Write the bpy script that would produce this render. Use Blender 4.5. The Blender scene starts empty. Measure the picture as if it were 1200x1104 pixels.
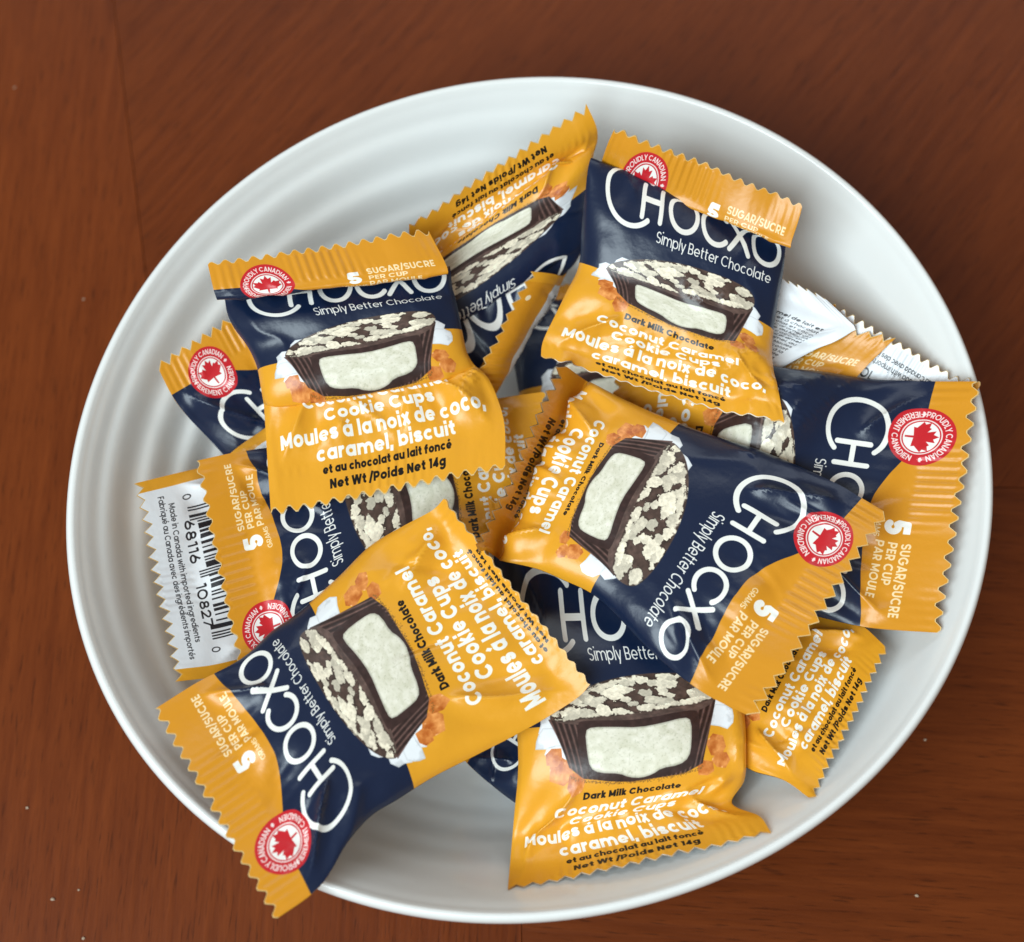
import bpy, math, random
import numpy as np
from mathutils import Vector, Matrix

# ------------------------------------------------------------------ camera, light, exposure
S = bpy.context.scene
C = S.collection
S.view_settings.view_transform = 'Standard'
S.view_settings.look = 'None'
S.view_settings.exposure = 0.0
S.view_settings.gamma = 1.0

PW, PH = 1200.0, 1104.0          # size of the photograph the layout was measured in
TILT = math.radians(18)
DIST = 0.50
FPX = 2500.0
TARGET = Vector((0, 0, 0.045))
CAM = TARGET + Vector((0, -math.sin(TILT), math.cos(TILT))) * DIST
cam_d = bpy.data.cameras.new('camera')
cam = bpy.data.objects.new('camera', cam_d)
C.objects.link(cam)
cam.location = CAM
cam.rotation_euler = (TILT, 0, 0)
cam_d.sensor_fit = 'HORIZONTAL'
cam_d.sensor_width = 36
cam_d.lens = FPX / PW * 36
cam_d.clip_start = 0.02
cam_d.clip_end = 20
cam_d.dof.use_dof = True
cam_d.dof.focus_distance = 0.487
cam_d.dof.aperture_fstop = 10
S.camera = cam

world = bpy.data.worlds.new('World')
S.world = world
world.use_nodes = True
bg = world.node_tree.nodes['Background']
bg.inputs['Color'].default_value = (1.0, 0.83, 0.66, 1)
bg.inputs['Strength'].default_value = 0.235


def area(name, loc, target, sx, sy, power, col):
    d = bpy.data.lights.new(name, 'AREA')
    d.shape = 'RECTANGLE'
    d.size, d.size_y = sx, sy
    d.energy = power
    d.color = col
    o = bpy.data.objects.new(name, d)
    C.objects.link(o)
    o.location = loc
    o.rotation_euler = (Vector(target) - Vector(loc)).to_track_quat('-Z', 'Y').to_euler()
    return o


area('window_light', (-0.68, -0.82, 1.40), (0, 0, 0.03), 1.2, 1.0, 37.5, (0.81, 0.95, 1.0))
area('haze_fill_light', (0.10, 1.25, 1.25), (0, 0, 0.03), 1.7, 0.6, 6, (0.86, 0.94, 1.0))  # added fill lamp beyond the bowl, lays a soft haze on the table

_R = Matrix.Rotation(TILT, 3, 'X')


def at(px, py, z):
    """Point of the scene at height z that the photograph shows at pixel (px, py)."""
    d = _R @ Vector(((px - PW / 2) / FPX, -(py - PH / 2) / FPX, -1.0))
    t = (z - CAM.z) / d.z
    return CAM + d * t


# ------------------------------------------------------------------ small helpers
def sstep(a, b, x):
    t = np.clip((x - a) / (b - a), 0, 1)
    return t * t * (3 - 2 * t)


def vnoise(x, y, seed):
    """smooth value noise in [-1, 1]"""
    rg = np.random.default_rng(seed)
    T = rg.random((64, 64)) * 2 - 1
    xi, yi = np.floor(x).astype(int), np.floor(y).astype(int)
    fx, fy = x - xi, y - yi
    fx, fy = fx * fx * (3 - 2 * fx), fy * fy * (3 - 2 * fy)
    g = lambda a, b: T[a % 64, b % 64]
    return ((g(xi, yi) * (1 - fx) + g(xi + 1, yi) * fx) * (1 - fy)
            + (g(xi, yi + 1) * (1 - fx) + g(xi + 1, yi + 1) * fx) * fy)


def fbm(x, y, seed, n=4):
    s, a, t = 0, 1.0, 0
    for i in range(n):
        s = s + a * vnoise(x * 2 ** i, y * 2 ** i, seed + i)
        t += a
        a *= .55
    return s / t


# ------------------------------------------------------------------ stroke lettering
def arc(cx, cy, rx, ry, a0, a1, n=None):
    n = n or max(4, int(abs(a1 - a0) / 14))
    return [(cx + rx * math.cos(math.radians(a0 + (a1 - a0) * i / n)),
             cy + ry * math.sin(math.radians(a0 + (a1 - a0) * i / n))) for i in range(n + 1)]


def glyph(ch, t):
    """strokes (centre lines) and width of one letter, cap height 1, stroke t"""
    h = t / 2
    xh, asc, dsc = .76, 1.06, -.30
    R = xh / 2 - h
    cy = xh / 2
    cx = h + R
    w = 2 * cx
    ring = arc(cx, cy, R, R, 0, 360, 24)
    rn = .235 + .1 * (.3 - t)
    aw = 2 * rn + 2 * h
    arch = lambda x0: [(x0, xh - h - rn)] + arc(x0 + rn, xh - h - rn, rn, rn, 180, 0) + [(x0 + 2 * rn, 0)]
    Rc = .5 - h
    cX = h + Rc
    if ch == 'o': return [ring], w
    if ch in 'aá':
        p = [ring, [(cx + R, 0), (cx + R, xh)]]
        if ch == 'á': p.append([(cx - .02, xh + .1), (cx + .16, xh + .32)])
        return p, w
    if ch == 'b': return [ring, [(h, 0), (h, asc)]], w
    if ch == 'c': return [arc(cx, cy, R, R, 48, 312)], w * .93
    if ch == 'd': return [ring, [(cx + R, 0), (cx + R, asc)]], w
    if ch in 'eé':
        p = [arc(cx, cy, R, R, 0, 316), ['thin', (cx - R, cy - .015), (cx + R + h * .8, cy - .015)]]
        if ch == 'é': p.append([(cx - .05, xh + .1), (cx + .13, xh + .32)])
        return p, w
    if ch == 'f': return [[(h + .1, 0), (h + .1, asc - h - .14)] + arc(h + .26, asc - h - .16, .16, .16, 180, 80), [(0, xh - h), (.38 + h, xh - h)]], .40 + h
    if ch == 'g': return [ring, [(cx + R, xh), (cx + R, dsc + R)] + arc(cx, dsc + R + h * .4, R, R, 0, -150)], w
    if ch == 'q': return [ring, [(cx + R, xh), (cx + R, dsc)]], w
    if ch == 'p': return [ring, [(h, xh), (h, dsc)]], w
    if ch == 'h': return [[(h, 0), (h, asc)], arch(h)], aw
    if ch == 'n': return [[(h, 0), (h, xh)], arch(h)], aw
    if ch == 'm': return [[(h, 0), (h, xh)], arch(h), arch(h + 2 * rn)], aw + 2 * rn
    if ch == 'u': return [[(h, xh), (h, h + rn)] + arc(h + rn, h + rn, rn, rn, 180, 360) + [(h + 2 * rn, xh)], [(h + 2 * rn, 0), (h + 2 * rn, xh)]], aw
    if ch == 'i': return [[(h, 0), (h, xh)], [(h, asc - t * .95), (h, asc + t * .12)]], t
    if ch == 'l': return [[(h, 0), (h, asc)]], t
    if ch == 'k': return [[(h, 0), (h, asc)], [(h, .27), (.50, xh)], [(.22, .42), (.54, 0)]], .56 + h * .4
    if ch == 'r': return [[(h, 0), (h, xh)], [(h, xh - h - rn)] + arc(h + rn * 1.05, xh - h - rn, rn, rn, 180, 82)], .34 + h
    if ch == 's':
        rs = (xh - t) / 4
        rx = .18 + h * .25
        c2 = h + rx
        return [arc(c2, xh - h - rs, rx, rs, 25, 270) + arc(c2, h + rs, rx, rs, 90, -155)], 2 * c2
    if ch == 't': return [[(h + .1, asc - .08), (h + .1, h + .1)] + arc(h + .23, h + .13, .13, .13, 190, 280), [(0, xh - h), (.38 + h * .6, xh - h)]], .40 + h * .5
    if ch == 'v': return [[(h * .7, xh), (.31, 0)], [(.62 - h * .7, xh), (.31, 0)]], .62
    if ch == 'w': return [[(h * .7, xh), (.26, 0)], [(.26, 0), (.48, xh)], [(.48, xh), (.70, 0)], [(.96 - h * .7, xh), (.70, 0)]], .96
    if ch == 'x': return [[(h * .6, 0), (.60 - h * .6, xh)], [(h * .6, xh), (.60 - h * .6, 0)]], .60
    if ch == 'y': return [[(h * .7, xh), (.31, .04)], [(.62 - h * .7, xh), (.24, dsc)]], .62
    if ch == 'A': return [[(h * .6, 0), (.40, 1)], [(.80 - h * .6, 0), (.40, 1)], [(.18, .27), (.62, .27)]], .80
    if ch == 'B': return [[(h, 0), (h, 1)], [(h, 1 - h), (.36, 1 - h)] + arc(.36, .75 - h * .5, .2, .25 - h * .5, 90, -90) + [(h, .5)], [(.38, .5)] + arc(.38, .25 + h * .5, .22, .25 - h * .5, 90, -90) + [(h, h)]], .60 + h
    if ch == 'C': return [arc(cX, .5, Rc, Rc, 44, 316)], 2 * cX * .94
    if ch in 'O0Q':
        k = .72 if ch == '0' else 1
        return [arc(h + Rc * k, .5, Rc * k, Rc, 0, 360, 28)], 2 * (h + Rc * k)
    if ch == 'D': return [[(h, 0), (h, 1)], [(h, 1 - h), (.34, 1 - h)] + arc(.34, .5, .40, .5 - h, 90, -90) + [(h, h)]], .74 + h
    if ch in 'EÈÉ':
        p = [[(h, 0), (h, 1)], [(h, 1 - h), (.55, 1 - h)], [(h, .5), (.5, .5)], [(h, h), (.55, h)]]
        return p, .56
    if ch == 'F': return [[(h, 0), (h, 1)], [(h, 1 - h), (.54, 1 - h)], [(h, .48), (.48, .48)]], .55
    if ch == 'G': return [arc(cX, .5, Rc, Rc, 44, 360), [(cX + Rc + h, .5), (cX + .05, .5)]], 2 * cX
    if ch == 'H': return [[(h, 0), (h, 1)], [(.74 - h, 0), (.74 - h, 1)], [(h, .5), (.74 - h, .5)]], .74
    if ch == 'I': return [[(h, 0), (h, 1)]], t
    if ch == 'K': return [[(h, 0), (h, 1)], [(h, .36), (.60, 1)], [(.26, .55), (.64, 0)]], .66
    if ch == 'L': return [[(h, 0), (h, 1)], [(h, h), (.52, h)]], .53
    if ch == 'M': return [[(h, 0), (h, 1)], [(h, 1 - h * .6), (.46, .18)], [(.46, .18), (.92 - h, 1 - h * .6)], [(.92 - h, 0), (.92 - h, 1)]], .92
    if ch == 'N': return [[(h, 0), (h, 1)], [(h, 1 - h * .5), (.76 - h, h * .5)], [(.76 - h, 0), (.76 - h, 1)]], .76
    if ch == 'P': return [[(h, 0), (h, 1)], [(h, 1 - h), (.38, 1 - h)] + arc(.38, .69 - h * .4, .22, .31 - h * .6, 90, -90) + [(h, .38 + h * .2)]], .60 + h
    if ch == 'R': return [[(h, 0), (h, 1)], [(h, 1 - h), (.38, 1 - h)] + arc(.38, .69 - h * .4, .22, .31 - h * .6, 90, -90) + [(h, .38 + h * .2)], [(.32, .38), (.60, 0)]], .62 + h
    if ch == 'S':
        rs = (1 - t) / 4
        rx = .23 + h * .3
        c2 = h + rx
        return [arc(c2, 1 - h - rs, rx, rs, 25, 270) + arc(c2, h + rs, rx, rs, 90, -155)], 2 * c2
    if ch == 'T': return [[(.3, 0), (.3, 1)], [(0, 1 - h), (.6, 1 - h)]], .6
    if ch == 'U': return [[(h, 1), (h, .34)] + arc(.36, .36, .36 - h, .36 - h, 180, 360) + [(.72 - h, 1)]], .72
    if ch == 'V': return [[(h * .6, 1), (.38, 0)], [(.76 - h * .6, 1), (.38, 0)]], .76
    if ch == 'W': return [[(h * .6, 1), (.30, 0)], [(.30, 0), (.55, 1)], [(.55, 1), (.80, 0)], [(1.1 - h * .6, 1), (.80, 0)]], 1.1
    if ch == 'X': return [[(h * .6, 0), (.70 - h * .6, 1)], [(h * .6, 1), (.70 - h * .6, 0)]], .7
    if ch == 'Y': return [[(h * .6, 1), (.35, .45)], [(.70 - h * .6, 1), (.35, .45)], [(.35, .5), (.35, 0)]], .7
    if ch == '1': return [[(.26, 0), (.26, 1)], [(.04, .86), (.26, 1 - h * .7)]], .26 + h
    if ch == '2': return [arc(.3, .70, .3 - h, .3 - h, 170, -30) + [(h, h)], [(0, h), (.6, h)]], .6
    if ch == '4': return [[(.46, 0), (.46, 1)], [(.46, 1 - h), (h, .28)], [(0, .26), (.66, .26)]], .66
    if ch == '5': return [[(.56, 1 - h), (.13, 1 - h), (.09, .56)] + arc(.29, .33, .29 - h * .6, .33 - h, 130, -150)], .62
    if ch == '6': return [arc(.32, .32, .32 - h, .32 - h, 0, 360, 20), [(h + .01, .36), (.40, 1)]], .64
    if ch == '7': return [[(0, 1 - h), (.58, 1 - h)], [(.54, 1 - h), (.18, 0)]], .58
    if ch == '8': return [arc(.31, .73, .26 - h, .27 - h, 0, 360, 18), arc(.31, .29, .31 - h, .29 - h, 0, 360, 18)], .62
    if ch == '/': return [[(.0, -.12), (.34, 1.1)]], .36
    if ch == ',': return [[(h, t * .95), (h * .6, -t * .8)]], t
    if ch == '.': return [[(h, 0), (h, t)]], t
    return [], .30


class Canvas:
    """flat print drawn into a pixel array, coordinates in millimetres with y down"""

    def __init__(s, wmm, hmm, ppm, col):
        s.k = ppm
        s.w, s.h = int(wmm * ppm), int(hmm * ppm)
        s.a = np.empty((s.h, s.w, 3), np.float32)
        s.a[:] = col

    def win(s, x0, y0, x1, y1, pad=2):
        X0, Y0 = max(0, int(x0 - pad)), max(0, int(y0 - pad))
        X1, Y1 = min(s.w, int(x1 + pad) + 1), min(s.h, int(y1 + pad) + 1)
        if X1 <= X0 or Y1 <= Y0: return None
        yy, xx = np.mgrid[Y0:Y1, X0:X1]
        return (slice(Y0, Y1), slice(X0, X1)), xx + .5, yy + .5

    def put(s, sl, cov, col):
        a = s.a[sl]
        c = np.asarray(col, np.float32)
        a += (c - a) * cov[..., None]

    def strokes(s, lines, t, col, round_=False):
        """lines in mm"""
        k = s.k
        r = t * k / 2
        for ln in lines:
            P = np.array(ln, float) * k
            q = s.win(P[:, 0].min() - r, P[:, 1].min() - r, P[:, 0].max() + r, P[:, 1].max() + r)
            if q is None: continue
            sl, X, Y = q
            d = np.full(X.shape, 1e9)
            for i in range(len(P) - 1):
                e = P[i + 1] - P[i]
                L = math.hypot(*e)
                if L < 1e-6: continue
                e = e / L
                px, py = X - P[i, 0], Y - P[i, 1]
                u = px * e[0] + py * e[1]
                v = np.abs(-px * e[1] + py * e[0])
                d = np.minimum(d, np.maximum(v - r, np.maximum(-u, u - L)))
                if i or round_: d = np.minimum(d, np.hypot(px, py) - r)
            if round_: d = np.minimum(d, np.hypot(X - P[-1, 0], Y - P[-1, 1]) - r)
            s.put(sl, np.clip(.5 - d, 0, 1), col)

    def poly(s, pts, col, soft=1.0, tex=None, grow=0.0):
        P = np.array(pts, float) * s.k
        q = s.win(P[:, 0].min() - grow, P[:, 1].min() - grow, P[:, 0].max() + grow, P[:, 1].max() + grow, 3 + soft)
        if q is None: return
        sl, X, Y = q
        ins = np.zeros(X.shape, bool)
        d = np.full(X.shape, 1e9)
        n = len(P)
        for i in range(n):
            a, b = P[i], P[(i + 1) % n]
            e = b - a
            L2 = max(e @ e, 1e-9)
            px, py = X - a[0], Y - a[1]
            u = np.clip((px * e[0] + py * e[1]) / L2, 0, 1)
            d = np.minimum(d, np.hypot(px - u * e[0], py - u * e[1]))
            if abs(b[1] - a[1]) > 1e-9:
                c = ((a[1] > Y) != (b[1] > Y)) & (X < (b[0] - a[0]) * (Y - a[1]) / (b[1] - a[1]) + a[0])
                ins ^= c
        sd = np.where(ins, d, -d) + grow
        cov = np.clip(.5 + sd / soft, 0, 1)
        if tex is not None:
            col = tex(X / s.k, Y / s.k, sd / s.k)
        s.put(sl, cov, col)

    def text(s, txt, x, y, cap, wt, col, align='c', track=.09, fit=None, frame=None):
        """frame maps (along, up) in mm to the canvas; default is level text with baseline y"""
        run, xs = 0.0, []
        for ch in txt:
            g, w = glyph(ch, wt)
            xs.append((run, g))
            run += w + (track if ch != ' ' else 0)
        run -= track
        sx = cap
        if fit: sx = fit / run
        W = run * sx
        x0 = x - (W / 2 if align == 'c' else W if align == 'r' else 0)
        for o, g in xs:
            for ln in g:
                if ln[0] != 'thin': continue
                q = [(x0 + (o + px) * sx, y - py * cap) if frame is None else frame((o + px) * sx - W / 2, py * cap) for px, py in ln[1:]]
                s.strokes([q], wt * (cap + sx) / 2 * min(1, .13 / wt + .05), col)
            g = [ln for ln in g if ln[0] != 'thin']
            if frame is None:
                L = [[(x0 + (o + px) * sx, y - py * cap) for px, py in ln] for ln in g]
            else:
                L = [[frame((o + px) * sx - W / 2, py * cap) for px, py in ln] for ln in g]
            s.strokes(L, wt * (cap + sx) / 2, col)
        return W


def rgb(r, g, b): return np.array((r, g, b), np.float32) / 255


WMM, HMM = 57.0, 88.0
YEL, ORA, NAVY = rgb(232, 162, 40), rgb(219, 147, 34), rgb(16, 32, 61)
WHITE, BLACK = rgb(246, 244, 238), rgb(16, 13, 12)
LEAF = [(0, 1), (.13, .74), (.33, .84), (.26, .42), (.46, .60), (.53, .50), (.80, .56), (.71, .30), (.86, .20), (.52, -.10), (.56, -.26),
        (.06, -.20), (.05, -.62), (-.05, -.62), (-.06, -.20), (-.56, -.26), (-.52, -.10), (-.86, .20), (-.71, .30), (-.80, .56), (-.53, .50),
        (-.46, .60), (-.26, .42), (-.33, .84), (-.13, .74)]


def seal(cv, x, y, r):
    red = rgb(203, 34, 44)
    cv.poly([(x + r * math.cos(a), y + r * math.sin(a)) for a in np.linspace(0, 2 * math.pi, 48, endpoint=False)], red)
    cv.strokes([[(x + .60 * r * math.cos(a), y + .60 * r * math.sin(a)) for a in np.linspace(0, 2 * math.pi, 40)]], .04 * r, rgb(245, 230, 225))
    cv.poly([(x + .54 * r * math.cos(a), y + .54 * r * math.sin(a)) for a in np.linspace(0, 2 * math.pi, 40, endpoint=False)], WHITE)
    cv.poly([(x + .62 * r * a, y - .62 * r * (b - .16)) for a, b in LEAF], red)
    wc = rgb(250, 232, 226)

    def ring(rr, flip, a_mid):
        def f(along, up):
            if flip:
                a = a_mid - along / rr
                q = rr + .19 * r - up
            else:
                a = a_mid + along / rr
                q = rr + up
            return (x + q * math.sin(a), y - q * math.cos(a))
        return f
    cv.text('PROUDLY CANADIAN', 0, 0, .20 * r, .19, wc, frame=ring(.70 * r, False, -.12), fit=2.25 * r * .86)
    cv.text('FIÈREMENT CANADIEN', 0, 0, .20 * r, .19, wc, frame=ring(.70 * r, True, math.pi + .10), fit=2.35 * r * .86)
    for a in (-1.62, 1.50):
        cx, cy = x + .80 * r * math.sin(a), y - .80 * r * math.cos(a)
        cv.poly([(cx + .1 * r * u, cy - .1 * r * v) for u, v in LEAF], wc)


def blob(rg, cx, cy, rx, ry, n=9, j=.3, rot=0.0):
    P = []
    for i in range(n):
        a = 2 * math.pi * i / n
        q = 1 + j * rg.uniform(-1, 1)
        x, y = rx * q * math.cos(a), ry * q * math.sin(a)
        P.append((cx + x * math.cos(rot) - y * math.sin(rot), cy + x * math.sin(rot) + y * math.cos(rot)))
    return P


def band_edge(u):
    return 88 * (.100 + .085 * sstep(.18, .56, u) + .012 * np.sin(u * 3.1) - .02 * sstep(.68, 1, u))


class Squeeze:
    """draws on a canvas with the upright direction compressed"""

    def __init__(s, cv, y0, y1, f): s.cv, s.y0, s.y1, s.f = cv, y0, y1, f

    def poly(s, pts, col, soft=1.0, tex=None, grow=0.0):
        t2 = (lambda X, Y, d: tex(X, (Y - s.y1) / s.f + s.y0, d)) if tex else None
        s.cv.poly([(a, s.y1 + (b - s.y0) * s.f) for a, b in pts], col, soft, t2, grow)


def draw_cup(cv):
    rg = random.Random(5)
    cv = Squeeze(cv, 33, 35.2, .90)
    # coconut chips behind, white with cool creases
    for cx, cy, rx, ry in ((9.5, 46, 4.6, 3.2), (14, 41.5, 4.4, 3.0), (7.6, 50, 3.6, 2.6), (47.5, 41.5, 5.0, 3.6), (51, 46.5, 3.6, 3.4), (41, 37.5, 3.6, 2.3), (10, 53, 3, 2)):
        sd = rg.random() * 50
        cv.poly(blob(rg, cx, cy, rx, ry, 10, .22), WHITE,
                tex=lambda X, Y, d, sd=sd: rgb(240, 243, 247) * (1 - .10 * sstep(.0, .5, fbm(X * .45 + sd, Y * .45, 3))[..., None]
                                                              - .10 * (1 - sstep(0, .5, d))[..., None]))
    # caramel cubes
    for cx, cy, r in ((10.5, 56.5, 3.4), (14.5, 59.5, 2.8), (8.8, 53.6, 2.4), (49.5, 53.5, 3.0), (50.5, 57, 2.3), (46.5, 58.5, 2.3)):
        sd = rg.random() * 90
        cv.poly(blob(rg, cx, cy, r, r * .85, 6, .16, rg.random() * 3), YEL,
                tex=lambda X, Y, d, sd=sd: np.clip(rgb(214, 128, 60) + fbm(X * .5 + sd, Y * .5, 8)[..., None] * rgb(60, 70, 60)
                                                   + sstep(.45, .9, fbm(X * .8 + sd, Y * .8, 9, 2))[..., None] * rgb(60, 90, 110), 0, 1))
    # ridged side of the cup
    def sm(P, n=2):
        for _ in range(n):
            Q = []
            for a, b in zip(P, P[1:] + P[:1]):
                Q += [(a[0] * .75 + b[0] * .25, a[1] * .75 + b[1] * .25), (a[0] * .25 + b[0] * .75, a[1] * .25 + b[1] * .75)]
            P = Q
        return P
    side = [(7.8, 45.0), (12.6, 56.0), (16.2, 58.4), (28, 60.0), (41, 59.2), (45.8, 57.2), (50.2, 40.0), (30, 40)]

    def ridg(X, Y, d):
        k = (X - 29) / (1 - .016 * (Y - 43))
        st = .5 + .5 * np.sin(k * 4.3 + .3 * np.sin(Y * .4))
        c = rgb(48, 34, 32) + (st ** 2)[..., None] * rgb(62, 48, 44)
        return c * (1 + .25 * fbm(X * 1.5, Y * .8, 12)[..., None])
    cv.poly(side, (0, 0, 0), tex=ridg, soft=3)
    # speckled lower edge of the print
    for i in range(380):
        x = rg.uniform(13, 46)
        y = 57.2 + 2.6 * math.sin((x - 12.5) / 34 * math.pi) ** .6 + abs(rg.gauss(0, .35))
        cv.poly(blob(rg, x, y, rg.uniform(.07, .16), rg.uniform(.07, .13), 5, .3), rgb(140, 98, 44))
    # top surface
    top = [(7.8, 45.6), (10.4, 42.4), (15.0, 39.4), (23, 36.6), (31, 35.2), (39, 34.6), (46.0, 35.4), (49.6, 37.6), (50.2, 41.8), (44, 45.4), (30, 47.6), (17, 47.2)]
    cv.poly(sm(top), (0, 0, 0), tex=lambda X, Y, d: rgb(92, 72, 66) * (1 + .35 * fbm(X * .6, Y * .9, 20)[..., None]))
    # cut face: chocolate shell and filling
    shell = [(14.6, 46.6), (17, 46.0), (30, 46.9), (43.5, 44.4), (45.4, 45.4), (44.2, 56.4), (41.4, 58.4), (29, 59.9), (18.2, 58.6), (15.6, 56.4)]
    cv.poly(sm(shell), (0, 0, 0), tex=lambda X, Y, d: rgb(58, 40, 38) * (1 + .25 * fbm(X * .7, Y * .7, 30)[..., None]), grow=3)
    fill = [(16.9, 48.6), (18.4, 47.9), (24, 48.2), (30, 48.7), (36, 47.9), (41.6, 46.6), (43.0, 47.4), (42.8, 53.0), (42.2, 55.6), (40.0, 56.9), (35.5, 57.2), (33.2, 58.4), (30.5, 59.0), (27.5, 58.6), (25.2, 57.6), (20.2, 57.2), (17.9, 56.2), (17.2, 53.0)]

    def filling(X, Y, d):
        n = fbm(X * .55, Y * .8, 40, 4)
        f = fbm(X * 2.0, Y * 2.4, 44, 3)
        c = rgb(231, 227, 208) + n[..., None] * rgb(20, 19, 24) + np.minimum(f + .15, 0)[..., None] * rgb(44, 42, 48)
        return np.clip(c * (1 - .20 * (1 - sstep(0, .6, d))[..., None]), 0, 1)
    cv.poly(sm(fill, 1), (0, 0, 0), tex=filling, soft=2, grow=4)
    # biscuit flakes on top, run together into uneven clusters with chocolate between
    zone = [(7.6, 46.0), (9.2, 42.0), (14.0, 38.2), (22, 34.8), (30, 33.2), (38, 32.7), (46.5, 33.4), (50.2, 35.6), (50.4, 40.4), (46, 42.4), (40, 43.4), (30, 44.8), (17, 45.4)]
    ctr = [(rg.uniform(8, 50), rg.uniform(32.5, 47), rg.uniform(.9, 2.1), rg.uniform(.84, 1.06)) for _ in range(132)]

    def flakes(X, Y, d):
        wx = X + .75 * fbm(X * .75, Y * .9, 71, 3) + .35 * fbm(X * 2.2, Y * 2.2, 73, 2)
        wy = Y + .60 * fbm(X * .75, Y * .9, 75, 3) + .30 * fbm(X * 2.2, Y * 2.2, 77, 2)
        best = np.full(X.shape, -9.0)
        tone = np.ones(X.shape)
        for cx, cy, r, tn in ctr:
            q = 1 - np.hypot((wx - cx) / (r * 1.12), (wy - cy) / (r * .72)) ** 2
            m = q > best
            best = np.where(m, q, best)
            tone = np.where(m, tn * (1.02 - .055 * (wy - cy) / r), tone)
        gap = fbm(X * .34 + 7, Y * .52, 79, 2)
        cover = sstep(-.02, .10, best + .5 * np.minimum(gap + .02, .1)) * sstep(.0, .5, d + .6 * fbm(X * 1.2, Y * 1.2, 80, 2))
        c = rgb(229, 218, 196) * (tone * (1 + .13 * fbm(X * 1.4, Y * 1.7, 81, 3)) * (.70 + .32 * sstep(0, .30, best)))[..., None]
        ch = rgb(84, 65, 58) * (1 + .3 * fbm(X * .8, Y, 83))[..., None] * (1 - .25 * sstep(-.5, 0, best))[..., None]
        return np.clip(ch + (c - ch) * cover[..., None], 0, 1)
    cv.poly(sm(zone), (0, 0, 0), tex=flakes, soft=3)


def front_art(ppm=15):
    cv = Canvas(WMM, HMM, ppm, YEL)
    yy, xx = np.mgrid[0:cv.h, 0:cv.w]
    u = (xx + .5) / cv.w
    y = (yy + .5) / ppm
    be = band_edge(u)
    nb = 88 * (.535 - .035 * u + .012 * np.sin(u * 7))
    m = np.clip(.5 + (y - be) * ppm, 0, 1) * np.clip(.5 + (nb - y) * ppm, 0, 1)
    cv.a += (ORA - cv.a) * np.clip(.5 + (be - y) * ppm, 0, 1)[..., None]
    cv.a += (NAVY - cv.a) * m[..., None]
    # logo
    lw, cy = 1.2, 23.4
    cr = 3.85
    c1 = arc(12.8, -cy + .3, 6.9, 6.9, 42, 318, 40)
    Y = lambda L: [[(a, -b) for a, b in q] for q in L]
    cv.strokes(Y([c1, [(16.2, -cy - 3.8), (16.2, -cy + 3.8)], [(21.3, -cy - 3.8), (21.3, -cy + 3.8)], [(16.2, -cy), (21.3, -cy)],
                  arc(27.7, -cy, cr, cr, 0, 360, 36), arc(37.0, -cy, cr, cr, 42, 318, 28),
                  [(41.0, -cy - 3.6), (46.4, -cy + 3.6)], [(41.0, -cy + 3.6), (46.4, -cy - 3.6)], arc(51.4, -cy, cr, cr, 0, 360, 36)]), lw, WHITE, True)
    cv.text('Simply Better Chocolate', 53.6, 31.8, 2.85, .115, WHITE, 'r', .12, fit=32.5)
    draw_cup(cv)
    # orange band
    pale = rgb(252, 224, 176)
    cv.text('5', 34.2, 13.2, 5.0, .27, WHITE)
    cv.text('GRAMS', 34.2, 15.1, 1.25, .17, pale)
    for k, s_ in enumerate(('SUGAR/SUCRE', 'PER CUP', 'PAR MOULE')):
        cv.text(s_, 37.6, 9.4 + 2.55 * k, 1.85, .2, pale, 'l', .11)
    seal(cv, 13.0, 9.6, 6.6)
    # lower panel
    cv.text('Dark Milk Chocolate', 28.5, 62.9, 1.95, .26, BLACK, fit=24)
    cv.text('Coconut Caramel', 28.5, 67.2, 3.0, .235, WHITE, fit=37)
    cv.text('Cookie Cups', 28.5, 71.0, 3.0, .235, WHITE, fit=27.5)
    cv.text('Moules á la noix de coco,', 28.5, 74.9, 3.0, .235, WHITE, fit=50)
    cv.text('caramel, biscuit', 28.5, 78.6, 3.0, .235, WHITE, fit=33.5)
    cv.text('et au chocolat au lait foncé', 28.5, 81.4, 1.85, .265, BLACK, fit=31)
    cv.text('Net Wt /Poids Net 14g', 28.5, 84.6, 2.0, .255, BLACK, fit=28)
    return cv.a


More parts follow.
